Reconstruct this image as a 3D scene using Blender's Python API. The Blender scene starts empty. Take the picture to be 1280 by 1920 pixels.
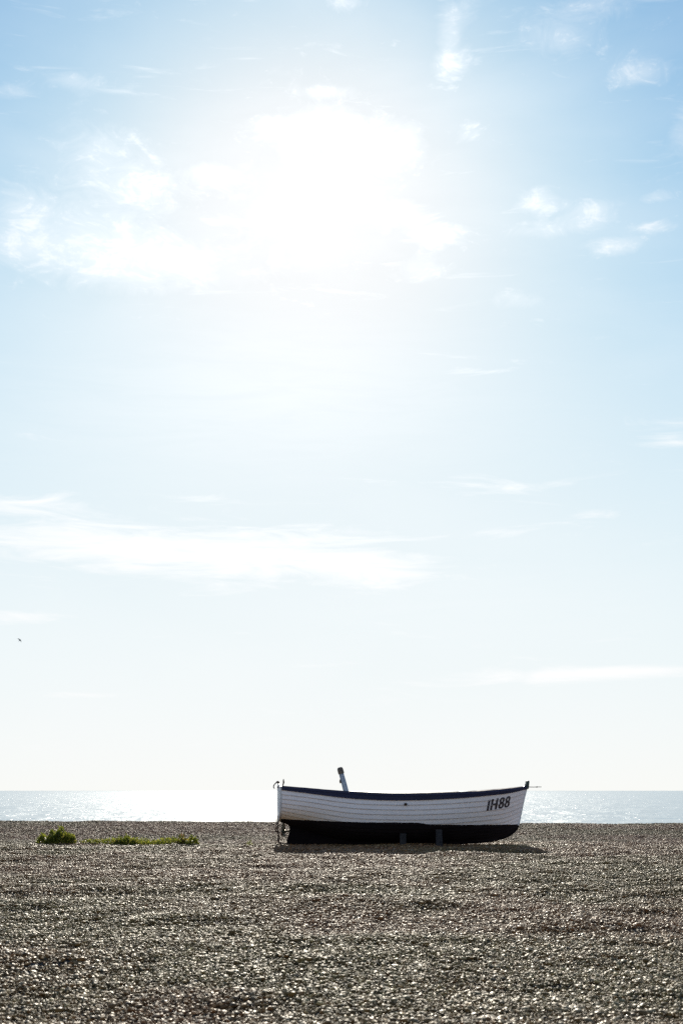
import bpy, bmesh, math, random
import numpy as np
from mathutils import Vector, Matrix, noise as mnoise
from mathutils.bvhtree import BVHTree

random.seed(7)
rng = np.random.default_rng(11)
R = math.radians
sc = bpy.context.scene
COL = sc.collection

# ------------------------------------------------------------------ camera
CAM_H = 1.15
F = 2666.67                       # focal length in photo pixels (50 mm on 24x36)
PITCH = math.atan(522.5 / F)
cam_d = bpy.data.cameras.new("camera")
cam_d.sensor_fit = 'VERTICAL'
cam_d.sensor_height = 36.0
cam_d.sensor_width = 24.0
cam_d.lens = 50.0
cam_d.clip_start = 0.1
cam_d.clip_end = 120000.0
cam_d.dof.use_dof = True
cam_d.dof.focus_distance = 31.3
cam_d.dof.aperture_fstop = 4.5
cam = bpy.data.objects.new("camera", cam_d)
cam.location = (0, 0, CAM_H)
cam.rotation_euler = (math.pi / 2 + PITCH, 0, 0)
COL.objects.link(cam)
sc.camera = cam
sc.render.film_transparent = False
sc.view_settings.view_transform = 'Standard'
sc.view_settings.look = 'None'
sc.view_settings.gamma = 1.0
sc.view_settings.use_curve_mapping = False
sc.view_settings.exposure = EXPO = 0.95


def ray(px, py):
    """world direction seen at a photo position"""
    x = (px - 640) / F
    up = (960 - py) / F
    c, s = math.cos(PITCH), math.sin(PITCH)
    return Vector((x, c - up * s, s + up * c))


def at(px, py, Y):
    d = ray(px, py)
    k = Y / d.y
    return Vector((d.x * k, Y, CAM_H + d.z * k))


def azel(px, py):
    d = ray(px, py).normalized()
    return math.degrees(math.atan2(d.x, d.y)), math.degrees(math.asin(d.z))


SUN_AZ, SUN_EL = azel(585, 392)

# ------------------------------------------------------------------ node helper
class NT:
    def __init__(self, tree):
        self.t = tree
        tree.nodes.clear()

    def n(self, typ, **kw):
        nd = self.t.nodes.new(typ)
        for k, v in kw.items():
            setattr(nd, k, v)
        return nd

    def put(self, sock, v):
        if v is None:
            return
        if isinstance(v, bpy.types.NodeSocket):
            self.t.links.new(v, sock)
        else:
            sock.default_value = v

    def m(self, op, a, b=None, c=None, clamp=False):
        nd = self.n('ShaderNodeMath', operation=op)
        nd.use_clamp = clamp
        self.put(nd.inputs[0], a)
        self.put(nd.inputs[1], b)
        self.put(nd.inputs[2], c)
        return nd.outputs[0]

    def vm(self, op, a, b=None, out=0):
        nd = self.n('ShaderNodeVectorMath', operation=op)
        self.put(nd.inputs[0], a)
        self.put(nd.inputs[1], b)
        return nd.outputs[out]

    def mix(self, f, a, b, blend='MIX'):
        nd = self.n('ShaderNodeMix', data_type='RGBA', blend_type=blend)
        self.put(nd.inputs[0], f)
        self.put(nd.inputs[6], a)
        self.put(nd.inputs[7], b)
        return nd.outputs[2]

    def ramp(self, x, lo, hi, to0=0.0, to1=1.0, interp='SMOOTHSTEP'):
        nd = self.n('ShaderNodeMapRange', interpolation_type=interp)
        self.put(nd.inputs[0], x)
        for i, v in enumerate((lo, hi, to0, to1)):
            self.put(nd.inputs[i + 1], v)
        return nd.outputs[0]

    def noise(self, vec, scale, detail=4.0, rough=0.55, dist=0.0, out='Fac'):
        nd = self.n('ShaderNodeTexNoise')
        self.put(nd.inputs['Vector'], vec)
        nd.inputs['Scale'].default_value = scale
        nd.inputs['Detail'].default_value = detail
        nd.inputs['Roughness'].default_value = rough
        nd.inputs['Distortion'].default_value = dist
        return nd.outputs[out]

    def mapping(self, vec, scale=(1, 1, 1), loc=(0, 0, 0), rot=(0, 0, 0)):
        nd = self.n('ShaderNodeMapping')
        self.put(nd.inputs[0], vec)
        nd.inputs['Location'].default_value = loc
        nd.inputs['Rotation'].default_value = rot
        nd.inputs['Scale'].default_value = scale
        return nd.outputs[0]


def rgb(r, g, b):
    return (r, g, b, 1.0)


MATS = {}


def material(name, build):
    m = bpy.data.materials.new(name)
    m.use_nodes = True
    t = NT(m.node_tree)
    out = t.n('ShaderNodeOutputMaterial')
    p = t.n('ShaderNodeBsdfPrincipled')
    t.t.links.new(p.outputs[0], out.inputs[0])
    build(t, p, out)
    MATS[name] = m
    return m


def obj_co(t):
    return t.n('ShaderNodeTexCoord').outputs['Object']


def bump(t, p, h, strength=0.4, dist=0.01):
    b = t.n('ShaderNodeBump')
    b.inputs['Strength'].default_value = strength
    b.inputs['Distance'].default_value = dist
    t.put(b.inputs['Height'], h)
    t.put(p.inputs['Normal'], b.outputs[0])


# ------------------------------------------------------------------ world: sky with thin cloud
W = bpy.data.worlds.new("World")
sc.world = W
W.use_nodes = True
t = NT(W.node_tree)
SKY_STRENGTH = 0.1
w_out = t.n('ShaderNodeOutputWorld')
bg = t.n('ShaderNodeBackground')
bg.inputs['Strength'].default_value = SKY_STRENGTH
t.t.links.new(bg.outputs[0], w_out.inputs[0])
sky = t.n('ShaderNodeTexSky', sky_type='NISHITA')
sky.sun_disc = False
sky.sun_elevation = R(SUN_EL)
sky.sun_rotation = R(SUN_AZ)
sky.altitude = 0.0
sky.air_density = 1.0
sky.dust_density = 0.15
sky.ozone_density = 3.0
gen = t.n('ShaderNodeTexCoord').outputs['Generated']
dirn = t.vm('NORMALIZE', gen)
sx = t.n('ShaderNodeSeparateXYZ')
t.put(sx.inputs[0], dirn)
dx, dy, dz = sx.outputs
RAD = 180 / math.pi
az = t.m('MULTIPLY', t.m('ARCTAN2', dx, dy), RAD)
el = t.m('MULTIPLY', t.m('ARCSINE', dz), RAD)
# cloud-deck coordinates: the direction carried up to a flat layer
den = t.m('ADD', t.m('MAXIMUM', dz, 0.0), 0.10)
cmb = t.n('ShaderNodeCombineXYZ')
t.put(cmb.inputs[0], t.m('DIVIDE', dx, den))
t.put(cmb.inputs[1], t.m('DIVIDE', dy, den))
deck = cmb.outputs[0]
# a second mapping by angle for the ragged billows
cm2 = t.n('ShaderNodeCombineXYZ')
t.put(cm2.inputs[0], t.m('MULTIPLY', az, 0.10))
t.put(cm2.inputs[1], t.m('MULTIPLY', el, 0.17))
ang = cm2.outputs[0]
n1 = t.noise(ang, 5.6, 10, 0.68, 0.9)
n2 = t.noise(t.mapping(ang, (0.45, 1.9, 1), (3.1, 1.7, 0)), 4.5, 9, 0.66, 0.9)


# forward scattering by the cloud droplets: brighter towards the sun
sd = Vector((math.sin(R(SUN_AZ)) * math.cos(R(SUN_EL)), math.cos(R(SUN_AZ)) * math.cos(R(SUN_EL)), math.sin(R(SUN_EL))))
cosg = t.vm('DOT_PRODUCT', dirn, tuple(sd), out=1)
gam = t.m('MULTIPLY', t.m('ARCCOSINE', t.m('MINIMUM', cosg, 0.99999)), RAD)


def blob(px, py, rx, ry, k):
    a0, e0 = azel(px, py)
    sa, se = rx / F * RAD, ry / F * RAD
    u = t.m('MULTIPLY', t.m('SUBTRACT', az, a0), 1 / sa)
    v = t.m('MULTIPLY', t.m('SUBTRACT', el, e0), 1 / se)
    q = t.m('MULTIPLY_ADD', u, u, t.m('MULTIPLY', v, v))
    return t.m('MULTIPLY', t.m('EXPONENT', t.m('MULTIPLY', q, -1.0)), k)


def blobs(lst):
    acc = None
    for b in lst:
        x = blob(*b)
        acc = x if acc is None else t.m('ADD', acc, x)
    return acc


billow = blobs([
    (650, 300, 180, 80, 0.36), (545, 420, 160, 90, 0.20), (740, 262, 70, 34, 0.40), (540, 235, 80, 26, 0.34), (620, 215, 70, 22, 0.30),
    (240, 335, 120, 60, 0.42), (170, 265, 90, 40, 0.30), (150, 440, 190, 60, 0.44), (250, 490, 180, 50, 0.44), (130, 340, 200, 110, 0.14), (200, 545, 280, 70, 0.18), (1150, 90, 170, 90, 0.13), (1090, 410, 170, 60, 0.16), (390, 325, 60, 20, 0.40),
    (40, 390, 60, 40, 0.40), (35, 462, 60, 26, 0.42), (820, 440, 60, 28, 0.50), (760, 400, 60, 30, 0.35), (790, 505, 60, 28, 0.40), (140, 152, 60, 20, 0.50),
    (842, 65, 30, 40, 0.55), (845, 125, 40, 28, 0.55), (870, 15, 40, 24, 0.40), (1005, 378, 42, 24, 0.62), (1110, 395, 50, 24, 0.52), (1030, 430, 90, 18, 0.40),
    (1160, 460, 56, 20, 0.62), (1225, 425, 40, 12, 0.62), (1230, 370, 36, 12, 0.40), (1285, 250, 36, 50, 0.48), (650, 3, 50, 16, 0.52), (610, 172, 60, 12, 0.45),
    (1040, 70, 60, 40, 0.42), (1190, 138, 60, 24, 0.45), (1120, 10, 70, 20, 0.42), (970, 560, 60, 22, 0.42), (20, 170, 40, 16, 0.46), (880, 245, 40, 26, 0.36),
])
strata = blobs([
    (130, 1020, 280, 52, 0.66), (480, 1040, 260, 48, 0.60), (700, 1075, 150, 36, 0.45), (60, 945, 130, 18, 0.42), (390, 935, 80, 10, 0.3), (40, 1155, 90, 14, 0.55),
    (1040, 1266, 210, 15, 0.86), (1220, 1256, 130, 10, 0.62), (900, 910, 150, 14, 0.42), (1260, 830, 70, 20, 0.48), (900, 700, 90, 12, 0.38),
    (600, 1248, 90, 7, 0.42), (150, 1305, 130, 7, 0.35), (1020, 1000, 120, 14, 0.33), (1110, 965, 60, 8, 0.33),
])
n3 = t.noise(t.mapping(ang, (1, 1.5, 1), (5.5, 2.2, 0)), 17.0, 6, 0.62, 0.6)
thin = t.ramp(gam, 4.0, 9.0, 1.0, 0.72)
a1 = t.ramp(t.m('ADD', billow, t.m('ADD', t.m('MULTIPLY', t.m('SUBTRACT', n1, 0.5), 1.9), t.m('MULTIPLY', t.m('SUBTRACT', n3, 0.5), 0.7))), 0.16, 1.15)
soft = t.ramp(t.m('ADD', t.m('MULTIPLY', billow, 0.9), t.m('MULTIPLY', t.m('SUBTRACT', n1, 0.5), 0.9)), 0.0, 0.85, 0.0, 0.44)
a1 = t.m('MAXIMUM', t.m('MULTIPLY', a1, thin), soft)
a2 = t.ramp(t.m('ADD', strata, t.m('MULTIPLY', t.m('SUBTRACT', n2, 0.5), 1.9)), 0.05, 1.05)
veil = t.ramp(t.noise(t.mapping(ang, (0.6, 0.9, 1), (9.2, 4.1, 0)), 1.1, 6, 0.55, 0.3), 0.35, 0.75, 0.0, 0.14)
sheet = t.m('MULTIPLY', blobs([(300, 760, 480, 170, 0.18), (760, 760, 420, 150, 0.08), (900, 1130, 500, 90, 0.16)]), t.ramp(n2, 0.3, 0.65, 0.75, 1.1))
cover = t.m('MULTIPLY', t.m('MAXIMUM', t.m('MAXIMUM', a1, a2), t.m('MAXIMUM', veil, sheet)), 0.95)
fwd = t.m('ADD', t.m('EXPONENT', t.m('MULTIPLY', gam, -1 / 4.5)), t.m('MULTIPLY', t.m('EXPONENT', t.m('MULTIPLY', gam, -1 / 12.0)), 0.22))
CLOUD0, CLOUD1 = 5.0, 6.0
cl_l = t.m('MULTIPLY_ADD', fwd, CLOUD1, CLOUD0)
clc = t.n('ShaderNodeCombineColor')
for i, k in enumerate((1.0, 1.0, 1.0)):
    t.put(clc.inputs[i], t.m('MULTIPLY', cl_l, k))
# aureole of the thin haze around the sun
AUR = 7.0
aureole = t.m('MULTIPLY', t.m('EXPONENT', t.m('MULTIPLY', t.m('POWER', t.m('MULTIPLY', gam, 1 / 5.0), 1.6), -1.0)), AUR)
aureole = t.m('ADD', aureole, t.m('MULTIPLY', t.m('EXPONENT', t.m('MULTIPLY', t.m('POWER', t.m('MULTIPLY', gam, 1 / 12.5), 2.0), -1.0)), 1.8))
lowhaze = t.m('MULTIPLY', t.m('EXPONENT', t.m('MULTIPLY', t.m('POWER', t.m('MULTIPLY', t.m('MAXIMUM', el, 0.0), 1 / 18.0), 2.2), -1.0)), 2.9)
# bright sky rolls off softly towards white
SHOULDER = 5.1
sep = t.n('ShaderNodeSeparateColor')
t.put(sep.inputs[0], sky.outputs[0])
skc = t.n('ShaderNodeCombineColor')
TINT = (0.38, 0.635, 0.75)
HAZE_TINT = (1.20, 0.94, 0.99)
for i in range(3):
    x = t.m('MULTIPLY_ADD', sep.outputs[i], TINT[i], t.m('MULTIPLY_ADD', lowhaze, HAZE_TINT[i], aureole))
    q = t.m('ADD', t.m('POWER', t.m('MULTIPLY', x, 1 / SHOULDER), 3.0), 1.0)
    t.put(skc.inputs[i], t.m('DIVIDE', x, t.m('POWER', q, 1 / 3)))
SKYCOL = skc.outputs[0]
skymix = t.mix(cover, SKYCOL, clc.outputs[0])
t.put(bg.inputs['Color'], skymix)
W.cycles.sampling_method = 'MANUAL'
W.cycles.sample_map_resolution = 1024

# ------------------------------------------------------------------ sun
sl = bpy.data.lights.new("sun", 'SUN')
sl.energy = 3.0
sl.angle = R(0.5)
sl.color = (1.0, 0.92, 0.78)
so = bpy.data.objects.new("sun", sl)
so.rotation_euler = sd.to_track_quat('Z', 'Y').to_euler()
so.location = (0, 0, 30)
COL.objects.link(so)


# ------------------------------------------------------------------ mesh helpers
def link(name, me, parent=None, mat=None, smooth=False):
    o = bpy.data.objects.new(name, me)
    COL.objects.link(o)
    if parent:
        o.parent = parent
    if mat and not me.materials:
        me.materials.append(MATS[mat])
    if smooth:
        me.shade_smooth() if hasattr(me, 'shade_smooth') else None
    return o


def from_bm(name, bm, parent=None, mat=None, smooth=False):
    me = bpy.data.meshes.new(name)
    bmesh.ops.recalc_face_normals(bm, faces=bm.faces)
    bm.to_mesh(me)
    bm.free()
    return link(name, me, parent, mat, smooth)


def thing(o, label, cat, group=None):
    o['label'] = label
    o['category'] = cat
    if group:
        o['group'] = group
    return o


def struct(o):
    o['kind'] = 'structure'
    return o


def tube(bm, pts, radii, seg=8, caps=True):
    pts = [Vector(p) for p in pts]
    if not hasattr(radii, '__len__'):
        radii = [radii] * len(pts)
    rings = []
    up = None
    for i, p in enumerate(pts):
        a = pts[max(i - 1, 0)]
        b = pts[min(i + 1, len(pts) - 1)]
        d = (b - a).normalized()
        if up is None:
            up = d.orthogonal().normalized()
        up = (up - d * up.dot(d)).normalized()
        v = d.cross(up)
        rings.append([bm.verts.new(p + (up * math.cos(2 * math.pi * k / seg) + v * math.sin(2 * math.pi * k / seg)) * radii[i]) for k in range(seg)])
    for a, b in zip(rings, rings[1:]):
        for k in range(seg):
            bm.faces.new((a[k], a[(k + 1) % seg], b[(k + 1) % seg], b[k]))
    if caps:
        bm.faces.new(rings[0][::-1])
        bm.faces.new(rings[-1])
    return bm


def prism(bm, outline, y0, y1):
    """an outline in x,z given thickness in y"""
    a = [bm.verts.new((x, y0, z)) for x, z in outline]
    b = [bm.verts.new((x, y1, z)) for x, z in outline]
    n = len(a)
    bm.faces.new(a)
    bm.faces.new(b[::-1])
    for i in range(n):
        bm.faces.new((a[i], b[i], b[(i + 1) % n], a[(i + 1) % n]))
    return bm


def box(bm, lo, hi):
    prism(bm, [(lo[0], lo[2]), (hi[0], lo[2]), (hi[0], hi[2]), (lo[0], hi[2])], lo[1], hi[1])


def bevel(bm, w, seg=2):
    bmesh.ops.bevel(bm, geom=list(bm.edges), offset=w, segments=seg, affect='EDGES', profile=0.6)


def roughen(bm, amp, freq, seed=0.0):
    for v in bm.verts:
        v.co += mnoise.noise_vector(v.co * freq + Vector((seed, seed, seed))) * amp


# ------------------------------------------------------------------ materials
def m_white(t, p, out):
    co = obj_co(t)
    uv = t.n('ShaderNodeUVMap').outputs[0]
    s = t.n('ShaderNodeSeparateXYZ')
    t.put(s.inputs[0], uv)
    v = s.outputs[1]                                   # height within one strake, 0 at its lower edge
    so_ = t.n('ShaderNodeSeparateXYZ')
    t.put(so_.inputs[0], co)
    long_ = t.mapping(co, (0.9, 1, 9))
    streak = t.noise(long_, 3.0, 6, 0.65)
    fine = t.noise(t.mapping(co, (4, 10, 40)), 3.0, 5, 0.6)
    base = t.mix(t.ramp(streak, 0.35, 0.72), rgb(0.92, 0.86, 0.85), rgb(0.83, 0.77, 0.76))
    # dirt and flaked paint along the lands, with the laps' shade painted in
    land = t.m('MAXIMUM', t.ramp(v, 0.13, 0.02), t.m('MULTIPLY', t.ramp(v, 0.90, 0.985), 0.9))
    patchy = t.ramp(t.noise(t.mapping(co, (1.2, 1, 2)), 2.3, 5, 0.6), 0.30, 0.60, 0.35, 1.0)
    grime_and_lap_shade = t.m('MULTIPLY', land, patchy)
    base = t.mix(t.m('MULTIPLY', grime_and_lap_shade, 0.55), base, rgb(0.10, 0.105, 0.13))
    base = t.mix(t.m('MULTIPLY', t.ramp(fine, 0.60, 0.78), 0.22), base, rgb(0.25, 0.25, 0.27))
    # ochre tone low on the quarter, fading outwards
    sx_ = t.m('SUBTRACT', so_.outputs[0], -2.62)
    sz_ = t.m('SUBTRACT', so_.outputs[2], 0.55)
    q = t.m('ADD', t.m('POWER', t.m('MULTIPLY', t.m('MAXIMUM', sx_, 0.0), 1.1), 2.0), t.m('POWER', t.m('MULTIPLY', sz_, 4.6), 2.0))
    ochre_tone = t.m('MULTIPLY', t.m('EXPONENT', t.m('MULTIPLY', q, -1.0)), t.ramp(streak, 0.2, 0.8, 1.0, 0.6))
    base = t.mix(t.m('MULTIPLY', ochre_tone, 0.8), base, rgb(0.60, 0.42, 0.20))
    # rust-brown tide mark just over the bottom paint
    t.put(p.inputs['Base Color'], base)
    p.inputs['Roughness'].default_value = 0.5
    p.inputs['Specular IOR Level'].default_value = 0.35
    bump(t, p, fine, 0.25, 0.004)


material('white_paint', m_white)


def simple(name, c0, c1, rough=0.5, scale=8, metal=0.0, bs=0.3, bd=0.004, stretch=(1, 1, 1), spec=0.5):
    def b(t, p, out):
        co = t.mapping(obj_co(t), stretch)
        n = t.noise(co, scale, 6, 0.62)
        t.put(p.inputs['Base Color'], t.mix(t.ramp(n, 0.35, 0.68), rgb(*c0), rgb(*c1)))
        t.put(p.inputs['Roughness'], t.ramp(n, 0.3, 0.7, rough - 0.1, rough + 0.12))
        p.inputs['Metallic'].default_value = metal
        p.inputs['Specular IOR Level'].default_value = spec
        bump(t, p, t.noise(co, scale * 2.3, 6, 0.6), bs, bd)
    material(name, b)


simple('navy_paint', (0.030, 0.036, 0.074), (0.043, 0.046, 0.092), 0.75, 5, stretch=(0.6, 2, 6), spec=0.15)
simple('bottom_paint', (0.012, 0.009, 0.010), (0.019, 0.014, 0.015), 0.85, 5, stretch=(0.6, 2, 4), spec=0.06)
simple('keel_paint', (0.007, 0.005, 0.006), (0.011, 0.008, 0.009), 0.9, 5, stretch=(0.6, 2, 4), spec=0.04)
simple('white_plain', (0.72, 0.73, 0.74), (0.6, 0.6, 0.62), 0.5, 5, stretch=(1, 2, 1))
simple('stem_paint', (0.02, 0.045, 0.035), (0.03, 0.04, 0.04), 0.5, 9)
simple('letter_paint', (0.022, 0.02, 0.03), (0.04, 0.035, 0.045), 0.5, 20)
simple('mast_paint', (0.13, 0.19, 0.27), (0.22, 0.28, 0.36), 0.55, 7, stretch=(4, 4, 0.7))
simple('cap_wood', (0.06, 0.055, 0.05), (0.10, 0.09, 0.075), 0.8, 14)
simple('rusty_iron', (0.035, 0.022, 0.016), (0.08, 0.04, 0.022), 0.75, 30, bs=0.5)
simple('bronze', (0.10, 0.075, 0.035), (0.05, 0.05, 0.035), 0.5, 20, metal=0.6)
simple('weathered_wood', (0.021, 0.018, 0.019), (0.012, 0.010, 0.011), 0.85, 9, stretch=(6, 6, 0.5), bs=0.7)
simple('inner_wood', (0.22, 0.19, 0.15), (0.30, 0.27, 0.22), 0.7, 6, stretch=(0.6, 5, 5))
simple('bird_feather', (0.10, 0.10, 0.11), (0.2, 0.2, 0.2), 0.8, 12)


def m_pebble(t, p, out):
    a = t.n('ShaderNodeAttribute', attribute_name='tint', attribute_type='GEOMETRY').outputs['Color']
    zone = t.n('ShaderNodeAttribute', attribute_name='zone', attribute_type='INSTANCER').outputs['Fac']
    co = t.n('ShaderNodeTexCoord').outputs['Object']
    n = t.noise(co, 90, 3, 0.6)
    c = t.mix(1.0, a, t.mix(n, rgb(0.7, 0.7, 0.7), rgb(1.2, 1.2, 1.2)), 'MULTIPLY')
    patch = t.n('ShaderNodeAttribute', attribute_name='patch', attribute_type='INSTANCER').outputs['Fac']
    c = t.mix(1.0, c, t.mix(t.ramp(patch, 0.25, 0.75), rgb(0.92, 1.0, 0.88), rgb(1.12, 0.93, 0.98)), 'MULTIPLY')
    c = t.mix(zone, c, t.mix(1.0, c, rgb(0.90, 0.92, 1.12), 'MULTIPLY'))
    t.put(p.inputs['Base Color'], c)
    t.put(p.inputs['Roughness'], t.m('ADD', t.ramp(n, 0.3, 0.7, 0.38, 0.72), t.m('MULTIPLY', zone, 0.10)))
    t.put(p.inputs['Specular IOR Level'], t.ramp(zone, 0.0, 1.0, 0.22, 0.20))
    p.inputs['Specular Tint'].default_value = rgb(1.0, 0.85, 0.60)


material('flint_pebble', m_pebble)


def m_bed(t, p, out):
    co = t.n('ShaderNodeNewGeometry').outputs['Position']
    v = t.n('ShaderNodeTexVoronoi')
    t.put(v.inputs['Vector'], co)
    v.inputs['Scale'].default_value = 34
    s = t.n('ShaderNodeSeparateColor')
    t.put(s.inputs[0], v.outputs['Color'])
    c = t.mix(s.outputs[0], rgb(0.035, 0.027, 0.02), rgb(0.09, 0.072, 0.054))
    t.put(p.inputs['Base Color'], c)
    p.inputs['Roughness'].default_value = 0.6
    h = t.m('SUBTRACT', 1.0, v.outputs['Distance'])
    bump(t, p, h, 1.0, 0.02)


material('shingle_bed', m_bed)


def m_sea(t, p, out):
    pos = t.n('ShaderNodeNewGeometry').outputs['Position']
    p.inputs['Base Color'].default_value = rgb(0.02, 0.15, 0.23)
    p.inputs['Roughness'].default_value = 0.155
    p.inputs['IOR'].default_value = 1.333
    w1 = t.noise(t.mapping(pos, (0.9, 0.16, 1)), 1.0, 3, 0.6)
    w2 = t.noise(t.mapping(pos, (0.10, 0.035, 1), rot=(0, 0, 0.12)), 1.0, 4, 0.55)
    h = t.m('ADD', t.m('MULTIPLY', w1, 0.36), t.m('MULTIPLY', w2, 2.1))
    bump(t, p, h, 1.0, 1.0)


material('sea_water', m_sea)


def m_leaf(c0, c1, c2):
    def b(t, p, out):
        co = obj_co(t)
        n = t.noise(co, 7, 4, 0.6)
        rnd = t.n('ShaderNodeAttribute', attribute_name='tint', attribute_type='GEOMETRY').outputs['Fac']
        c = t.mix(t.ramp(t.m('ADD', t.m('MULTIPLY', n, 0.5), t.m('MULTIPLY', rnd, 0.6)), 0.2, 0.85), rgb(*c0), rgb(*c1))
        c = t.mix(t.ramp(rnd, 0.90, 0.95), c, rgb(*c2))
        t.put(p.inputs['Base Color'], c)
        p.inputs['Roughness'].default_value = 0.45
        tr = t.n('ShaderNodeBsdfTranslucent')
        t.put(tr.inputs[0], t.mix(1.0, c, rgb(1.9, 2.0, 0.8), 'MULTIPLY'))
        mx = t.n('ShaderNodeMixShader')
        mx.inputs[0].default_value = 0.6
        t.t.links.new(p.outputs[0], mx.inputs[1])
        t.t.links.new(tr.outputs[0], mx.inputs[2])
        t.t.links.new(mx.outputs[0], out.inputs[0])
    return b


material('green_leaf', m_leaf((0.055, 0.066, 0.016), (0.17, 0.17, 0.05), (0.25, 0.19, 0.10)))
material('red_leaf', m_leaf((0.05, 0.055, 0.02), (0.10, 0.07, 0.03), (0.16, 0.06, 0.03)))
material('dry_grass', m_leaf((0.20, 0.15, 0.05), (0.30, 0.22, 0.08), (0.25, 0.14, 0.05)))


# ------------------------------------------------------------------ terrain
def sstep(a, b, x):
    u = np.clip((x - a) / (b - a), 0, 1)
    return u * u * (3 - 2 * u)


_h = {}


def vnoise(x, y, seed):
    """smooth 2-D value noise on arrays"""
    xi, yi = np.floor(x).astype(np.int64), np.floor(y).astype(np.int64)
    xf, yf = x - xi, y - yi
    xf = xf * xf * (3 - 2 * xf)
    yf = yf * yf * (3 - 2 * yf)

    def hsh(a, b):
        v = (a * 374761393 + b * 668265263 + seed * 1442695041) & 0x7fffffff
        v = ((v ^ (v >> 13)) * 1274126177) & 0x7fffffff
        return ((v ^ (v >> 16)) & 0xffff) / 65535.0
    return (hsh(xi, yi) * (1 - xf) + hsh(xi + 1, yi) * xf) * (1 - yf) + (hsh(xi, yi + 1) * (1 - xf) + hsh(xi + 1, yi + 1) * xf) * yf


def ground_z(x, y):
    x = np.asarray(x, float)
    y = np.asarray(y, float)
    crest = 54.0 + 0.6 * np.sin(x * 0.11)
    zc = 0.0 - 0.0052 * np.clip(x, -40, 40)
    z = -0.20 * sstep(33.0, 39.0, y) * (1 - sstep(41.0, 53.5, y))
    z = z + zc * sstep(41.0, 53.0, y)
    d = np.maximum(y - crest, 0)
    z = z + 0.05 * (vnoise(x * 0.22, y * 0.05, 21) - 0.5) * sstep(44, 52, y) + 0.035 * (vnoise(x * 0.8, y * 0.3, 22) - 0.5) * sstep(44, 52, y)
    z = z - 0.20 * d * (1 - np.exp(-d / 2.0))
    z = np.maximum(z, -9.0)
    # foot-worn hollows and ridges of loose shingle
    near = 1 - 0.75 * sstep(26, 34, y)
    z = z + near * ((vnoise(x * 0.9, y * 1.1, 1) - 0.5) * 0.10 + (vnoise(x * 2.1, y * 2.6, 2) - 0.5) * 0.07 + (vnoise(x * 4.6, y * 5.2, 3) - 0.5) * 0.03)
    z = z + 0.10 * (vnoise(x * 0.16, y * 0.2, 4) - 0.5) * (1 - sstep(20, 30, y)) - 0.02 - 0.045 * (1 - sstep(28.4, 31.0, y))
    return z


def gz(x, y):
    return float(ground_z(np.array([x]), np.array([y]))[0])


def grid_mesh(name, xs, ys, zf):
    X, Y = np.meshgrid(xs, ys)
    Z = zf(X, Y)
    v = np.stack([X, Y, Z], -1).reshape(-1, 3)
    nx, ny = len(xs), len(ys)
    i = np.arange((ny - 1) * nx).reshape(ny - 1, nx)[:, :-1].ravel()
    f = np.stack([i, i + 1, i + nx + 1, i + nx], -1)
    me = bpy.data.meshes.new(name)
    me.vertices.add(len(v))
    me.vertices.foreach_set('co', v.ravel())
    me.loops.add(f.size)
    me.loops.foreach_set('vertex_index', f.ravel().astype(np.int32))
    me.polygons.add(len(f))
    me.polygons.foreach_set('loop_start', np.arange(0, f.size, 4, dtype=np.int32))
    me.update(calc_edges=True)
    me.validate()
    me.polygons.foreach_set('use_smooth', np.ones(len(f), bool))
    return me, v


def spread(fine_lo, fine_hi, step, lo, hi):
    a = list(np.arange(fine_lo, fine_hi + 1e-6, step))
    s = step
    x = fine_hi
    while x < hi:
        s *= 1.35
        x += s
        a.append(min(x, hi))
    s, x = step, fine_lo
    while x > lo:
        s *= 1.35
        x -= s
        a.insert(0, max(x, lo))
    return np.unique(np.array(a))


xs = spread(-20, 20, 0.14, -3000, 3000)
ys = spread(4, 58, 0.16, -3000, 100)
me, _ = grid_mesh('shingle_beach', xs, ys, lambda x, y: ground_z(x, y) - 0.012)
struct(link('shingle_beach', me, mat='shingle_bed'))

# sea
SEA_Z = -3.6
me = bpy.data.meshes.new('sea')
me.from_pydata([(-60000, 58, SEA_Z), (60000, 58, SEA_Z), (60000, 60000, SEA_Z), (-60000, 60000, SEA_Z)], [], [(0, 1, 2, 3)])
struct(link('sea', me, mat='sea_water'))


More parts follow.
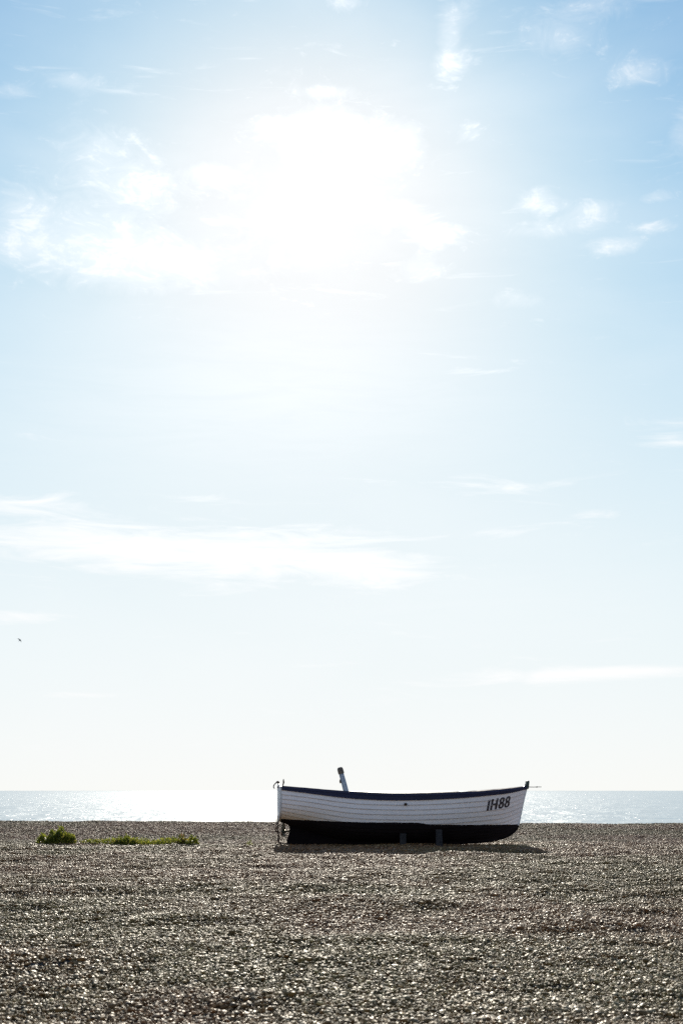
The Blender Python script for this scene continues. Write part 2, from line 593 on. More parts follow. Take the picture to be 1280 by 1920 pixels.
# ------------------------------------------------------------------ loose pebbles (stuff)
def pebble_clump(k, rs):
    bmx = bmesh.new()
    tint = bmx.verts.layers.float_color.new('tint')
    pal = [(0.21, 0.165, 0.12), (0.27, 0.22, 0.165), (0.13, 0.10, 0.075), (0.36, 0.31, 0.24), (0.20, 0.12, 0.07), (0.085, 0.075, 0.07), (0.25, 0.165, 0.09), (0.46, 0.42, 0.36), (0.20, 0.185, 0.175), (0.15, 0.13, 0.105)]
    for i in range(30):
        r = 0.10 * math.sqrt(rs.random())
        a = rs.random() * 2 * math.pi
        s = min(0.0074 * math.exp(rs.gauss(0.0, 0.42)), 0.018)
        if rs.random() < 0.025:
            s *= 1.7
        sx, sy, szz = s * rs.uniform(1.0, 1.5), s * rs.uniform(0.8, 1.1), s * rs.uniform(0.42, 0.8)
        loc = Vector((r * math.cos(a), r * math.sin(a), rs.uniform(-0.004, 0.012)))
        rot = Matrix.Rotation(rs.random() * 6.28, 4, 'Z') @ Matrix.Rotation(rs.gauss(0, 0.30), 4, 'X') @ Matrix.Rotation(rs.gauss(0, 0.30), 4, 'Y')
        g = bmesh.ops.create_icosphere(bmx, subdivisions=2 if s > 0.0115 else 1, radius=1.0)['verts']
        c = rs.choice(pal)
        q = rs.uniform(0.75, 1.25)
        off = Vector((rs.random() * 50, rs.random() * 50, rs.random() * 50))
        for v in g:
            co = v.co.copy()
            co *= 1 + 0.36 * mnoise.noise(co * 1.1 + off)
            co = Vector((co.x * sx, co.y * sy, co.z * szz))
            v.co = rot @ co + loc
            for f in v.link_faces:
                f.material_index = i % 2          # every other stone is a broken, faceted one
            v[tint] = (c[0] * q * 1.02, c[1] * q * 0.82, c[2] * q * 0.52, 1)
    for f in bmx.faces:
        f.smooth = f.material_index == 0
        f.material_index = 0
    me = bpy.data.meshes.new('pebble_clump')
    bmx.to_mesh(me)
    bmx.free()
    me.materials.append(MATS['flint_pebble'])
    return bpy.data.objects.new('pebble_clump', me)      # a source shape only, never linked to the scene


rs = random.Random(5)
clumps = [pebble_clump(k, rs) for k in range(9)]
pxs = np.arange(-19, 19.01, 0.2)
pys = np.arange(5.0, 58.01, 0.2)
me, v = grid_mesh('pebbles', pxs, pys, lambda x, y: ground_z(x, y))
half = 0.245 * v[:, 1] + 1.8
inside = 1 - sstep(half * 0.98, half * 1.1 + 0.5, np.abs(v[:, 0]))
DENS = 165.0
dens = DENS * inside * (1 - 0.60 * sstep(22, 38, v[:, 1]))
at_ = me.attributes.new('dens', 'FLOAT', 'POINT')
at_.data.foreach_set('value', dens.astype(np.float32))
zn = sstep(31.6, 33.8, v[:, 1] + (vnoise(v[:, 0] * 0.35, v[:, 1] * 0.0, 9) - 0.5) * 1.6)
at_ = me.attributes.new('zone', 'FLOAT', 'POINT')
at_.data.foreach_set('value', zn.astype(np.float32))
pt = vnoise(v[:, 0] * 0.35 + 7, v[:, 1] * 0.28, 31) * 0.6 + vnoise(v[:, 0] * 1.1, v[:, 1] * 0.9, 32) * 0.4
at_ = me.attributes.new('patch', 'FLOAT', 'POINT')
at_.data.foreach_set('value', pt.astype(np.float32))
siz = 1.0 + 0.45 * sstep(22, 38, v[:, 1])
at_ = me.attributes.new('siz', 'FLOAT', 'POINT')
at_.data.foreach_set('value', siz.astype(np.float32))
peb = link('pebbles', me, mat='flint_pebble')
peb['kind'] = 'stuff'
ng = bpy.data.node_groups.new('scatter_pebbles', 'GeometryNodeTree')
ng.interface.new_socket('Geometry', in_out='INPUT', socket_type='NodeSocketGeometry')
ng.interface.new_socket('Geometry', in_out='OUTPUT', socket_type='NodeSocketGeometry')
N, L = ng.nodes.new, ng.links.new
gi, go = N('NodeGroupInput'), N('NodeGroupOutput')
dp = N('GeometryNodeDistributePointsOnFaces')
dp.inputs['Seed'].default_value = 3


def gattr(name):
    a = N('GeometryNodeInputNamedAttribute')
    a.data_type = 'FLOAT'
    a.inputs['Name'].default_value = name
    return a.outputs['Attribute']


L(gattr('dens'), dp.inputs['Density'])
L(gi.outputs[0], dp.inputs['Mesh'])
jg = N('GeometryNodeJoinGeometry')
for c in clumps:
    oi = N('GeometryNodeObjectInfo')
    oi.inputs['Object'].default_value = c
    oi.inputs['As Instance'].default_value = True
    L(oi.outputs['Geometry'], jg.inputs[0])
ip = N('GeometryNodeInstanceOnPoints')
ip.inputs['Pick Instance'].default_value = True
L(dp.outputs['Points'], ip.inputs['Points'])
L(jg.outputs[0], ip.inputs['Instance'])
rv = N('FunctionNodeRandomValue')
rv.data_type = 'FLOAT_VECTOR'
rv.inputs[0].default_value = (-0.12, -0.12, 0.0)
rv.inputs[1].default_value = (0.12, 0.12, 6.283)
L(rv.outputs[0], ip.inputs['Rotation'])
rs_ = N('FunctionNodeRandomValue')
rs_.data_type = 'FLOAT'
rs_.inputs[2].default_value = 0.75
rs_.inputs[3].default_value = 1.3
rs_.inputs['Seed'].default_value = 8
mu = N('ShaderNodeMath')
mu.operation = 'MULTIPLY'
L(rs_.outputs[1], mu.inputs[0])
L(gattr('siz'), mu.inputs[1])
L(mu.outputs[0], ip.inputs['Scale'])
L(ip.outputs[0], go.inputs[0])
mod = peb.modifiers.new('scatter', 'NODES')
mod.node_group = ng

# ------------------------------------------------------------------ the boat
LEN = 5.5
HALF = LEN / 2
YAW = R(5.0)
bc = at(758, 1583, 31.8)
BOAT = bpy.data.objects.new('fishing_boat', None)
COL.objects.link(BOAT)
BOAT.location = (bc.x + 0.035, 31.8, 0.0)
BOAT.rotation_euler = (0, 0, YAW)
thing(BOAT, "white clinker fishing boat with navy gunwale and black bottom, numbered IH88, drawn up on shingle", "boat")

# section curves: (s, [(half breadth, height) from rabbet to sheer])
SECT = [
    (0.00, [(.04, .50), (.22, .525), (.42, .585), (.56, .69), (.64, .84), (.68, 1.03), (.70, 1.225)]),
    (0.10, [(.04, .35), (.26, .385), (.48, .465), (.64, .595), (.73, .79), (.77, .99), (.785, 1.18)]),
    (0.25, [(.04, .14), (.30, .19), (.56, .30), (.74, .47), (.83, .68), (.87, .90), (.89, 1.115)]),
    (0.45, [(.04, .08), (.30, .13), (.56, .24), (.76, .41), (.87, .63), (.92, .85), (.95, 1.065)]),
    (0.65, [(.04, .08), (.26, .13), (.48, .25), (.67, .42), (.79, .64), (.85, .87), (.89, 1.085)]),
    (0.82, [(.035, .08), (.17, .16), (.32, .30), (.46, .47), (.58, .68), (.66, .91), (.71, 1.135)]),
    (0.93, [(.03, .085), (.08, .20), (.15, .35), (.22, .52), (.29, .73), (.35, .95), (.40, 1.185)]),
    (1.00, [(.028, .085), (.028, .27), (.028, .45), (.028, .63), (.028, .83), (.028, 1.03), (.028, 1.23)]),
]
STEMU = [4.78, 5.14, 5.235, 5.283, 5.335, 5.385, 5.435]
STERNU = [0.02, 0.02, 0.015, 0.012, 0.008, 0.004, 0.0]


def spline(xk, yk, x):
    """Catmull-Rom through uneven knots"""
    xk = np.asarray(xk, float)
    yk = np.asarray(yk, float)
    d = np.diff(xk)
    sl_ = np.diff(yk) / d
    m = np.empty_like(yk)
    m[0], m[-1] = sl_[0], sl_[-1]
    m[1:-1] = (sl_[:-1] * d[1:] + sl_[1:] * d[:-1]) / (d[:-1] + d[1:])
    i = min(max(int(np.searchsorted(xk, x) - 1), 0), len(xk) - 2)
    h = d[i]
    u = (x - xk[i]) / h
    return ((1 + 2 * u) * (1 - u) ** 2 * yk[i] + u * (1 - u) ** 2 * h * m[i] + u * u * (3 - 2 * u) * yk[i + 1] + u * u * (u - 1) * h * m[i + 1])


TK = np.linspace(0, 1, 7)
SK = [s for s, _ in SECT]


from functools import lru_cache


@lru_cache(maxsize=None)
def hull_c(s, tt):
    ys_ = [spline(TK, [p[0] for p in pts], tt) for _, pts in SECT]
    zs_ = [spline(TK, [p[1] for p in pts], tt) for _, pts in SECT]
    y = spline(SK, ys_, s)
    z = spline(SK, zs_, s)
    u0, u1 = spline(TK, STERNU, tt), spline(TK, STEMU, tt)
    return (u0 + (u1 - u0) * s - HALF, max(y, 0.02), z + 0.015 * tt)


def hull(s, tt):
    return Vector(hull_c(s, tt))


NS = 56
NST = 12
SS = [0.5 - 0.5 * math.cos(math.pi * (0.06 + 0.94 * i / NS)) if False else i / NS for i in range(NS + 1)]


def tband(s):
    return 1 - spline([0, .12, .3, .45, .65, .85, 1], [.060, .085, .100, .098, .092, .070, .052], s)


def wl(u):
    """height of the bottom-paint line, u measured from the transom"""
    return spline([0, .9, 1.8, 2.6, 2.95, 3.15, 3.6, 4.4, 5.5], [.535, .497, .468, .462, .452, .424, .412, .402, .402], u) + 0.022 + 0.006 * mnoise.noise(Vector((u * 6, 0, 0)))


def strake_points(side, i0, nsub=4, thick=0.024):
    """rows of one strake: underside step, then face from lower to upper edge"""
    rows = []
    fr = [(-0.02, 0.0), (-0.02, 1.0)] + [(k / nsub, 1.0 - 0.93 * k / nsub) for k in range(1, nsub + 1)]
    for f, o in fr:
        row = []
        for s in SS:
            tb = tband(s)
            tt = max((i0 + f) / NST * tb, 0.0)
            p = hull(s, tt)
            e = 0.01
            pa, pb = hull(s, min(tt + e, 1)), hull(s, max(tt - e, 0))
            dz_, dy_ = pa.z - pb.z, pa.y - pb.y
            n = Vector((0, dz_, -dy_))
            n.normalize()
            k = thick * (1 - 0.55 * max(0, (s - 0.93) / 0.07))
            q = p + n * (o * k)
            q += Vector((0, 1, 0)) * 0.003 * mnoise.noise(Vector((q.x * 1.7, q.z * 2.0, side * 9)))
            row.append((Vector((q.x, q.y * side, q.z)), s, f))
        rows.append(row)
    return rows


def build_planking():
    bmx = bmesh.new()
    uvl = bmx.loops.layers.uv.new('UVMap')
    for side in (-1, 1):
        for i0 in range(NST):
            rows = strake_points(side, i0)
            vs = [[(bmx.verts.new(p), s, max(f, 0.0)) for p, s, f in row] for row in rows]
            for a, b in zip(vs, vs[1:]):
                for k in range(NS):
                    quad = (a[k], a[k + 1], b[k + 1], b[k])
                    if side > 0:
                        quad = quad[::-1]
                    try:
                        f = bmx.faces.new([q[0] for q in quad])
                    except ValueError:
                        continue
                    for lp, q in zip(f.loops, quad):
                        lp[uvl].uv = (q[1], q[2])
    # a full inner skin, 22 mm inside, so that the planking has thickness
    for side in (-1, 1):
        grid = []
        for j in range(15):
            row = []
            for s in SS:
                p = hull(s, j / 14 * tband(s))
                row.append(bmx.verts.new((p.x, max(p.y - 0.022, 0.0) * side, p.z + 0.012 * (j < 6))))
            grid.append(row)
        for a, b in zip(grid, grid[1:]):
            for k in range(NS):
                q = (a[k], b[k], b[k + 1], a[k + 1])
                f = bmx.faces.new(q if side < 0 else q[::-1])
                for lp in f.loops:
                    lp[uvl].uv = (0.5, 0.5)
    return bmx


def cut_waterline(keep_above):
    bmx = build_planking()
    for v in bmx.verts:
        v.co.z -= wl(v.co.x + HALF)
    g = list(bmx.verts) + list(bmx.edges) + list(bmx.faces)
    bmesh.ops.bisect_plane(bmx, geom=g, plane_co=(0, 0, 0), plane_no=(0, 0, 1), clear_inner=keep_above, clear_outer=not keep_above)
    for v in bmx.verts:
        v.co.z += wl(v.co.x + HALF)
    return bmx


def keep_normals(name, bmx, mat):
    me = bpy.data.meshes.new(name)
    bmx.to_mesh(me)
    bmx.free()
    return link(name, me, BOAT, mat)


full = build_planking()
HB = BVHTree.FromBMesh(full)
full.free()
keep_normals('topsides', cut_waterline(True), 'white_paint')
keep_normals('hull_bottom', cut_waterline(False), 'bottom_paint')

# gunwale: the broad navy sheer strake with its rubbing rail and capping
bmx = bmesh.new()
for side in (-1, 1):
    rings = []
    for s in [i / 90 for i in range(91)]:
        top, low = hull(s, 1.0), hull(s, tband(s) - 0.004)
        u = top.x + HALF
        up = 0.014 * (1 - sstep(4.06, 4.10, u)) + 0.008 * sstep(4.24, 4.30, u) - 0.008 * (sstep(4.07, 4.10, u) - sstep(4.23, 4.27, u))
        up += 0.003 * mnoise.noise(Vector((u * 5, side, 0)))
        o = 0.034 * (1 - 0.5 * max(0, (s - 0.9) / 0.1))
        prof = [(low.y + o, low.z), (top.y + o, top.z - 0.045), (top.y + o + 0.012, top.z - 0.04), (top.y + o + 0.012, top.z + up),
                (max(top.y - 0.075, 0.0), top.z + up - 0.02), (max(top.y - 0.075, 0.0), top.z - 0.03), (max(top.y - 0.03, 0.0), top.z - 0.03), (max(low.y - 0.03, 0), low.z)]
        rings.append([bmx.verts.new((low.x * 0.5 + top.x * 0.5 if False else (low.x if k in (0, 7) else top.x), y * side, z)) for k, (y, z) in enumerate(prof)])
    for a, b in zip(rings, rings[1:]):
        for k in range(8):
            bmx.faces.new((a[k], a[(k + 1) % 8], b[(k + 1) % 8], b[k]))
    bmx.faces.new(rings[0])
    bmx.faces.new(rings[-1])
from_bm('gunwale', bmx, BOAT, 'navy_paint')

# transom
bmx = bmesh.new()
pts = []
for k in range(25):
    p = hull(0, k / 24)
    pts.append((p.y + 0.012, p.z - (0.01 if k == 0 else 0)))
outline = [(y, z) for y, z in pts] + [(0.35, pts[-1][1] + 0.05), (0.0, pts[-1][1] + 0.065), (-0.35, pts[-1][1] + 0.05)] + [(-y, z) for y, z in reversed(pts)]
a = [bmx.verts.new((-HALF - 0.035, y, z)) for y, z in outline]
b = [bmx.verts.new((-HALF + 0.012, y, z)) for y, z in outline]
bmx.faces.new(a)
bmx.faces.new(b[::-1])
for i in range(len(a)):
    bmx.faces.new((a[i], b[i], b[(i + 1) % len(a)], a[(i + 1) % len(a)]))
from_bm('transom', bmx, BOAT, 'white_plain')

# keel with deadwood; the forefoot belongs to it up to the paint line
kp = [(0.09, .50), (.125, .47), (.19, .41), (.215, .34), (.205, .27), (.185, .21), (.16, .12), (.15, .015),
      (1.2, 0.0), (2.6, -0.005), (3.9, .0), (4.35, .022), (4.66, .055), (4.90, .11), (5.06, .18), (5.16, .26), (5.225, .34), (5.25, .402),
      (5.12, .402), (5.05, .30), (4.86, .20), (4.4, .12), (3.5, .115), (2.4, .115), (1.5, .16), (.9, .27), (.5, .37), (.3, .44)]
bmx = bmesh.new()
prism(bmx, [(x - HALF, z) for x, z in kp], -0.04, 0.04)
from_bm('keel', bmx, BOAT, 'keel_paint')
sp = [(5.253, .405), (5.30, .60), (5.345, .80), (5.395, 1.0), (5.462, 1.235), (5.38, 1.235), (5.30, .95), (5.235, .68), (5.15, .405)]
bmx = bmesh.new()
prism(bmx, [(x - HALF, z) for x, z in sp], -0.036, 0.036)
stem = from_bm('stem_post', bmx, BOAT, 'white_plain')
bmx = bmesh.new()
hp = [(5.365, 1.16), (5.475, 1.19), (5.482, 1.238), (5.497, 1.34), (5.490, 1.366), (5.455, 1.372), (5.432, 1.36), (5.425, 1.30), (5.415, 1.26), (5.36, 1.24)]
prism(bmx, [(x - HALF, z) for x, z in hp], -0.062, 0.062)
bevel(bmx, 0.008, 2)
from_bm('stem_head', bmx, stem, 'stem_paint', True)
# thin rod that sticks out ahead of the stem
bmx = bmesh.new()
tube(bmx, [(5.40 - HALF, 0, 1.232), (5.60 - HALF, 0, 1.228), (5.70 - HALF, 0, 1.232), (5.775 - HALF, 0, 1.231)], [0.009, 0.007, 0.007, 0.006], 6)
tube(bmx, [(5.655 - HALF, 0, 1.229), (5.69 - HALF, 0, 1.231)], 0.012, 6)
from_bm('bow_rod', bmx, BOAT, 'rusty_iron', True)


# registration number painted on the bow, cut as strokes and laid on the planks
def lay(bmx, rows, closed=False):
    """a ribbon of rows of (u, z) laid 4 mm off the near side of the hull"""
    out = []
    for row in rows:
        r = []
        for u, z in row:
            hit = HB.ray_cast(Vector((u - HALF, -3, z)), Vector((0, 1, 0)))
            y = hit[0].y if hit[0] is not None else -0.5
            r.append(bmx.verts.new((u - HALF, y - 0.005, z)))
        out.append(r)
    n = len(out)
    for i in range(n if closed else n - 1):
        a, b = out[i], out[(i + 1) % n]
        for k in range(len(a) - 1):
            bmx.faces.new((a[k], a[k + 1], b[k + 1], b[k]))


def lettering():
    bmx = bmesh.new()
    # local letter box: x to the right, y up, 1 unit = letter height
    Hh = 0.235
    ex = Vector((1.05, 0.155)) * Hh          # baseline rises towards the bow
    ey = Vector((0.16, 1.0)) * Hh             # upright leans forward with the stem
    org = Vector((4.42, 0.722))

    def P(x, y):
        v = org + ex * x + ey * y
        return (v.x, v.y)

    def bar(x0, y0, x1, y1, n=10, m=3):
        lay(bmx, [[P(x0 + (x1 - x0) * i / m, y0 + (y1 - y0) * j / n) for i in range(m + 1)] for j in range(n + 1)])

    def ring(cx, cy, rx, ry, w, n=36):
        rows = []
        for i in range(n):
            a_ = 2 * math.pi * i / n
            c, s_ = math.cos(a_), math.sin(a_)
            e = 0.86
            c, s_ = math.copysign(abs(c) ** e, c), math.copysign(abs(s_) ** e, s_)
            rows.append([P(cx + c * (rx - w * (1 - k / 3)), cy + s_ * (ry - w * 0.85 * (1 - k / 3))) for k in range(4)])
        lay(bmx, rows, True)
    w = 0.205
    x = 0.0
    bar(x, 0, x + w, 1)                                    # I
    x += 0.32
    bar(x, 0, x + w, 1)                                    # H
    bar(x + 0.46, 0, x + 0.46 + w, 1)
    bar(x + w, 0.42, x + 0.46, 0.57, 3, 6)
    for x in (1.14, 1.73):                                  # 8 8
        ring(x + 0.24, 0.735, 0.25, 0.275, 0.178)
        ring(x + 0.24, 0.275, 0.27, 0.29, 0.182)
    # paint has next to no depth, but give it a millimetre
    bmesh.ops.remove_doubles(bmx, verts=bmx.verts, dist=1e-5)
    bmesh.ops.recalc_face_normals(bmx, faces=bmx.faces)
    return bmx


bmx = lettering()
from_bm('registration_number', bmx, BOAT, 'letter_paint')

# small through-hull fitting
bmx = bmesh.new()
hit = HB.ray_cast(Vector((2.62 - HALF, -3, 0.865)), Vector((0, 1, 0)))[0]
tube(bmx, [(hit.x, hit.y + 0.02, hit.z), (hit.x, hit.y - 0.03, hit.z), (hit.x + 0.004, hit.y - 0.034, hit.z - 0.004)], [0.032, 0.032, 0.018], 12)
from_bm('outlet_pipe', bmx, BOAT, 'rusty_iron', True)

# thwarts, floorboards inside
for u, z in ((0.75, .86), (2.3, .78), (3.7, .80)):
    bmx = bmesh.new()
    s = u / 5.3
    yb = 0.70 if u < 1 else (0.84 if u < 3 else 0.72)
    box(bmx, (u - HALF, -yb, z), (u + .24 - HALF, yb, z + .035))
    bevel(bmx, 0.006, 1)
    from_bm('thwart', bmx, BOAT, 'inner_wood')
bmx = bmesh.new()
for k in range(5):
    y0 = -0.30 + k * 0.12
    box(bmx, (0.9 - HALF, y0, 0.30), (4.2 - HALF, y0 + 0.11, 0.325))
from_bm('floorboards', bmx, BOAT, 'inner_wood')

# leaning mast stump with cap and cleat
bmx = bmesh.new()
m0, m1 = Vector((1.66, 0, 0.33)), Vector((1.315, 0, 1.590))
m0.x -= HALF
m1.x -= HALF
dr = (m1 - m0).normalized()
pts = [m0 + (m1 - m0) * k / 12 for k in range(13)]
tube(bmx, pts, [0.064 - 0.010 * k / 12 for k in range(13)], 14)
roughen(bmx, 0.004, 6)
mast = from_bm('mast', bmx, BOAT, 'mast_paint', True)
bmx = bmesh.new()
c0 = m1 - dr * 0.07
tube(bmx, [c0 - dr * .012, c0, m1 + dr * 0.01, m1 + dr * 0.045, m1 + dr * 0.065], [0.058, 0.066, 0.064, 0.056, 0.034], 14)
roughen(bmx, 0.005, 14)
from_bm('mast_cap', bmx, mast, 'cap_wood', True)
bmx = bmesh.new()
cp = m0 + (m1 - m0) * 0.80
tube(bmx, [cp + Vector((-.045, -.01, 0)), cp + Vector((-.075, -.01, .005)), cp + Vector((-.088, -.01, .002))], [0.02, 0.022, 0.014], 8)
tube(bmx, [cp + Vector((-.066, -.01, .062)), cp + Vector((-.074, -.01, .02)), cp + Vector((-.07, -.01, -.03))], [0.012, 0.02, 0.016], 8)
from_bm('cleat', bmx, mast, 'rusty_iron', True)

# ironwork at the stern: rudder bar, propeller and shaft, two hooked fittings
bmx = bmesh.new()
tube(bmx, [(-.045 - HALF, 0, .62), (-.045 - HALF, 0, .30), (-.03 - HALF, 0, .22), (-.03 - HALF, 0, .10), (-.015 - HALF, 0, .05), (.03 - HALF, 0, .022), (.20 - HALF, 0, .018)], [.013, .013, .017, .019, .019, .019, .019], 8)
tube(bmx, [(-.078 - HALF, 0, .56), (-.078 - HALF, 0, .30), (-.05 - HALF, 0, .27)], .010, 8)
tube(bmx, [(-.10 - HALF, 0, .285), (-.02 - HALF, 0, .285)], .016, 8)
from_bm('rudder_bar', bmx, BOAT, 'rusty_iron', True)
bmx = bmesh.new()
hub = Vector((.075 - HALF, 0, .285))
tube(bmx, [hub + Vector((-.05, 0, 0)), hub + Vector((-.02, 0, 0)), hub + Vector((.045, 0, 0))], [.012, .032, .030], 10)
for k in range(3):
    a_ = R(90 + 120 * k)
    e1 = Vector((0, math.cos(a_), math.sin(a_)))
    e2 = Vector((0, -math.sin(a_), math.cos(a_)))
    rows = []
    for j in range(7):
        f = j / 6
        wid = 0.016 + 0.05 * math.sin(math.pi * min(0.12 + 0.8 * f, 1))
        c = hub + e1 * (0.02 + 0.155 * f)
        tw = e2 * math.cos(0.75 - 0.35 * f) + Vector((1, 0, 0)) * math.sin(0.75 - 0.35 * f)
        nn = e1.cross(tw) * 0.006
        rows.append([bmx.verts.new(c - tw * wid + nn), bmx.verts.new(c + tw * wid + nn), bmx.verts.new(c + tw * wid - nn), bmx.verts.new(c - tw * wid - nn)])
    for a, b in zip(rows, rows[1:]):
        for q in range(4):
            bmx.faces.new((a[q], a[(q + 1) % 4], b[(q + 1) % 4], b[q]))
    bmx.faces.new(rows[-1])
    bmx.faces.new(rows[0])
prop = from_bm('propeller', bmx, BOAT, 'bronze')
bmx = bmesh.new()
tube(bmx, [(.10 - HALF, 0, .285), (.30 - HALF, 0, .29)], .018, 8)
from_bm('propeller_shaft', bmx, prop, 'bronze', True)


def hook(pts, rr):
    bmx = bmesh.new()
    P = [Vector(p) for p in pts]
    dense = []
    n = len(P)
    for i in range(n - 1):
        for k in range(5):
            u = i + k / 5
            dense.append(Vector([spline(range(n), [q[c] for q in P], u) for c in range(3)]))
    dense.append(P[-1])
    rad = [spline(np.linspace(0, 1, len(rr)), rr, i / (len(dense) - 1)) for i in range(len(dense))]
    tube(bmx, dense, rad, 8)
    return from_bm('hook', bmx, BOAT, 'rusty_iron', True)


hx = -HALF - 0.02
hook([(hx - .005, -.05, 1.20), (hx - .035, -.05, 1.225), (hx + .0, -.05, 1.262), (hx - .01, -.05, 1.30), (hx - .035, -.05, 1.335), (hx - .075, -.05, 1.315), (hx - .115, -.05, 1.27), (hx - .125, -.05, 1.225), (hx - .105, -.05, 1.195)],
     [.013, .012, .013, .022, .026, .013, .012, .012, .010])
hook([(hx + .06, -.20, 1.24), (hx + .075, -.20, 1.29), (hx + .085, -.20, 1.325), (hx + .08, -.20, 1.365), (hx + .085, -.20, 1.395)], [.013, .014, .018, .014, .010])

# ------------------------------------------------------------------ wooden shores under the bilge
BM = Matrix.Translation(BOAT.location) @ Matrix.Rotation(YAW, 4, 'Z')
for u, yl, wdt, top, lean, lab in ((2.60, -0.60, 0.13, 0.255, 0.03, "dark timber shore half lost in shade under the middle of the boat"),
                                   (3.36, -0.74, 0.135, 0.335, 0.06, "paler upright timber shore wedged under the boat forward of the dark one")):
    base = BM @ Vector((u - HALF, yl - 0.03, 0))
    g = gz(base.x, base.y)
    bmx = bmesh.new()
    box(bmx, (-wdt / 2, -0.04, -0.05), (wdt / 2, 0.04, top - g))
    bmesh.ops.subdivide_edges(bmx, edges=[e for e in bmx.edges if abs(e.verts[0].co.z - e.verts[1].co.z) > 0.1], cuts=6)
    bevel(bmx, 0.006, 1)
    for v in bmx.verts:
        v.co.y += lean * (v.co.z / 0.3)
        v.co.x += 0.006 * mnoise.noise(v.co * 9 + Vector((u, 0, 0)))
    o = from_bm('timber_shore', bmx, None, 'weathered_wood')
    o.location = (base.x, base.y, g)
    o.rotation_euler = (0, 0, YAW)
    thing(o, lab, "shore", "timber shores propping the boat")


# ------------------------------------------------------------------ plants
def leaf(bmx, tint, c, d, up, ln, wd, tv, curl=0.25):
    side = d.cross(up).normalized()
    n = side.cross(d).normalized()
    rows = []
    for f, w_ in ((0, .18), (.35, .9), (.7, .8), (1, .06)):
        m_ = c + d * ln * f + n * (curl * ln * (0.25 - (f - 0.5) ** 2) - curl * ln * 0.0)
        a_ = bmx.verts.new(m_ - side * wd * w_ * .5)
        b_ = bmx.verts.new(m_ + side * wd * w_ * .5)
        a_[tint] = b_[tint] = (tv, tv, tv, 1)
        rows.append((a_, b_))
    for (a_, b_), (c_, e_) in zip(rows, rows[1:]):
        bmx.faces.new((a_, b_, e_, c_))


def leafy(name, lab, cat, px, py, Y, wid, dep, hei, n, ln, mat='green_leaf', seed=0, group=None, kind=None, power=0.7, dome=True):
    r_ = random.Random(seed)
    p0 = at(px, py, Y)
    x0, y0 = p0.x, Y
    z0 = gz(x0, y0)
    bmx = bmesh.new()
    tint = bmx.verts.layers.float_color.new('tint')
    for i in range(n):
        for _ in range(30):
            a, b = r_.uniform(-1, 1), r_.uniform(-1, 1)
            if a * a + b * b < 1:
                break
        prof = (1 - (a * a + b * b)) ** power if dome else 1.0
        prof *= 0.65 + 0.7 * (mnoise.noise(Vector((a * 2.6 + seed, b * 2.0, seed * 1.7))) + 0.5)
        z = hei * prof * r_.random() ** 0.5
        x, y = a * wid / 2, b * dep / 2
        gzz = gz(x0 + x, y0 + y) - z0
        d = Vector((a * 0.9 + r_.gauss(0, .55), b * 0.9 + r_.gauss(0, .55), r_.uniform(0.25, 1.3))).normalized()
        up = Vector((r_.gauss(0, .5), r_.gauss(0, .5), 1)).normalized()
        leaf(bmx, tint, Vector((x, y, gzz + max(z - 0.02, 0.0))), d, up, ln * r_.uniform(.6, 1.35), ln * r_.uniform(.28, .5), r_.random())
    for f in bmx.faces:
        f.smooth = True
    me = bpy.data.meshes.new(name)
    bmx.to_mesh(me)
    bmx.free()
    o = link(name, me, None, mat)
    o.location = (x0, y0, z0)
    if kind:
        o['kind'] = kind
    else:
        thing(o, lab, cat, group)
    return o


G = "low plants growing in the shingle"
leafy('leafy_shrub', "largest green shrub, a rounded leafy mound on the shingle at far left", "shrub", 112, 1580, 32.0, 0.70, 0.66, 0.29, 3200, 0.055, seed=1, power=0.45)
leafy('leafy_plant', "small loose green plant touching the left side of the large mound", "plant", 82, 1580, 32.1, 0.30, 0.3, 0.24, 420, 0.06, seed=2, group=G, power=0.5)
leafy('ground_cover', "", "", 262, 1580, 32.0, 2.60, 0.55, 0.14, 2700, 0.05, seed=3, kind='stuff', power=0.25)
leafy('leafy_plant', "taller dark green tuft in the middle of the low green strip", "plant", 236, 1581, 31.8, 0.50, 0.4, 0.21, 760, 0.06, seed=4, group=G)
leafy('leafy_plant', "reddish brown leaved plant near the right end of the green strip", "plant", 341, 1580, 31.9, 0.20, 0.25, 0.18, 260, 0.055, 'red_leaf', seed=5, group=G)
leafy('leafy_plant', "dark green clump ending the low strip on the side towards the boat", "plant", 361, 1582, 31.7, 0.26, 0.28, 0.19, 420, 0.055, seed=6, group=G)
leafy('leafy_plant', "tiny lone green sprig on bare shingle between green strip and boat", "plant", 468, 1588, 30.9, 0.11, 0.1, 0.13, 46, 0.05, seed=7, group=G)

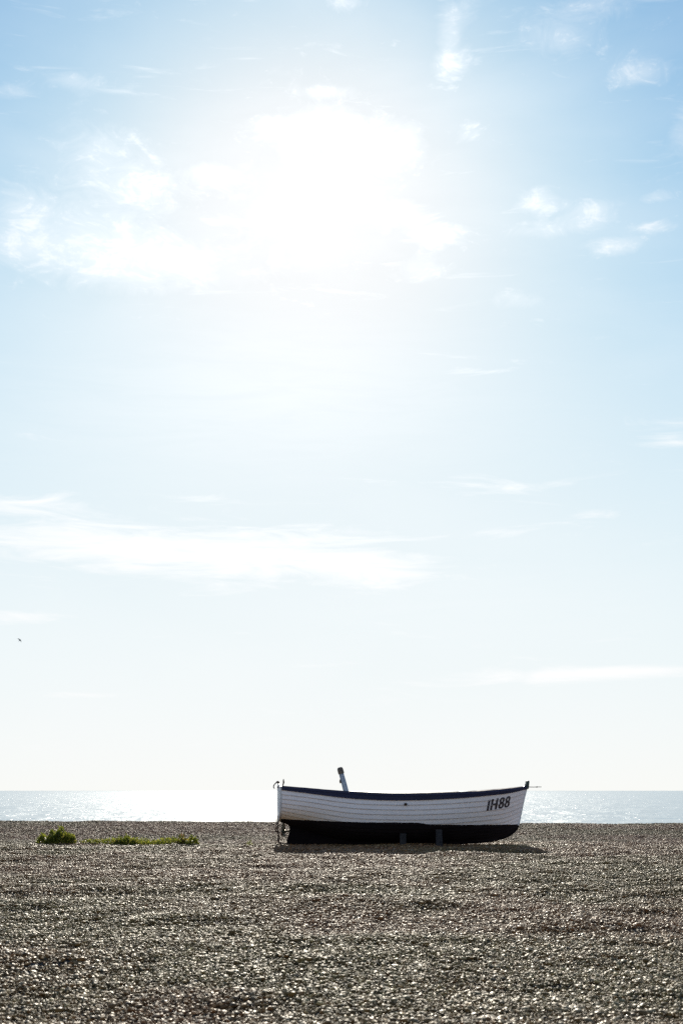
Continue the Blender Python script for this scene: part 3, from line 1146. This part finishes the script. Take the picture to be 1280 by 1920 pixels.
# dry grass in the near corner
for (px, py, n, lab, sd_) in ((74, 1916, 10, "thin dry yellow grass stalks standing in the near left corner", 1), (46, 1918, 8, "sparse bent dry grass blades left of the taller stalks in the near corner", 2)):
    Y = CAM_H / math.tan(math.atan((py - 960) / F) - PITCH)
    p0 = at(px, py, Y)
    r_ = random.Random(sd_)
    bmx = bmesh.new()
    tint = bmx.verts.layers.float_color.new('tint')
    z0 = gz(p0.x, Y)
    for i in range(n):
        x, y = r_.gauss(0, .010), r_.gauss(0, .012)
        h = r_.uniform(.03, .085) if sd_ == 1 else r_.uniform(.025, .06)
        lx, ly = r_.gauss(0, .6), r_.gauss(0, .5)
        pts = [(x + lx * h * f * f, y + ly * h * f * f, h * f - 0.02 * (f == 0)) for f in (0, .3, .6, 1)]
        nb = len(bmx.verts)
        tube(bmx, pts, [.0022, .002, .0016, .0008], 4)
        bmx.verts.ensure_lookup_table()
        tv = r_.random()
        for v in bmx.verts[nb:]:
            v[tint] = (tv, tv, tv, 1)
    o = from_bm('grass_tuft', bmx, None, 'dry_grass', True)
    o.location = (p0.x, Y, z0)
    thing(o, lab, "grass", "dry grass tufts in the shingle")

# ------------------------------------------------------------------ the bird, one continuous body
bp = at(37.5, 1200.5, 140.0)
bmx = bmesh.new()
prof = [(-.30, .012), (-.22, .03), (-.10, .062), (.0, .075), (.10, .066), (.17, .042), (.21, .040), (.25, .032), (.28, .012), (.32, .005)]
rings = []
for x, r in prof:
    rings.append([bmx.verts.new((x, math.cos(2 * math.pi * k / 12) * r, math.sin(2 * math.pi * k / 12) * r * .9)) for k in range(12)])
for a, b in zip(rings, rings[1:]):
    for k in range(12):
        bmx.faces.new((a[k], a[(k + 1) % 12], b[(k + 1) % 12], b[k]))
bmx.faces.new(rings[0])
bmx.faces.new(rings[-1])
bm2 = bmx
for side in (1, -1):
    rows = []
    for f, xc, ch, zz in ((0.0, .03, .20, .03), (.35, .07, .18, .11), (.6, .04, .14, .13), (.85, -.05, .08, .10), (1.0, -.12, .02, .08)):
        y = side * (.03 + .50 * f)
        rows.append([bmx.verts.new((xc + ch / 2, y, zz)), bmx.verts.new((xc, y, zz + .014)), bmx.verts.new((xc - ch / 2, y, zz)), bmx.verts.new((xc, y, zz - .006))])
    for a, b in zip(rows, rows[1:]):
        for k in range(4):
            bmx.faces.new((a[k], a[(k + 1) % 4], b[(k + 1) % 4], b[k]))
    bmx.faces.new(rows[0])
    bmx.faces.new(rows[-1])
bird = from_bm('bird', bmx, None, 'bird_feather', True)
bird.location = bp
bird.rotation_euler = (R(78), R(-48), R(14))
bird.scale = (0.52, 0.52, 0.52)
thing(bird, "tiny dark bird flying alone low in the pale sky above the sea", "bird")

# ------------------------------------------------------------------ render settings
sc.cycles.use_denoising = False
sc.cycles.sample_clamp_indirect = 4.0
sc.cycles.max_bounces = 6
sc.cycles.diffuse_bounces = 3
sc.cycles.glossy_bounces = 3
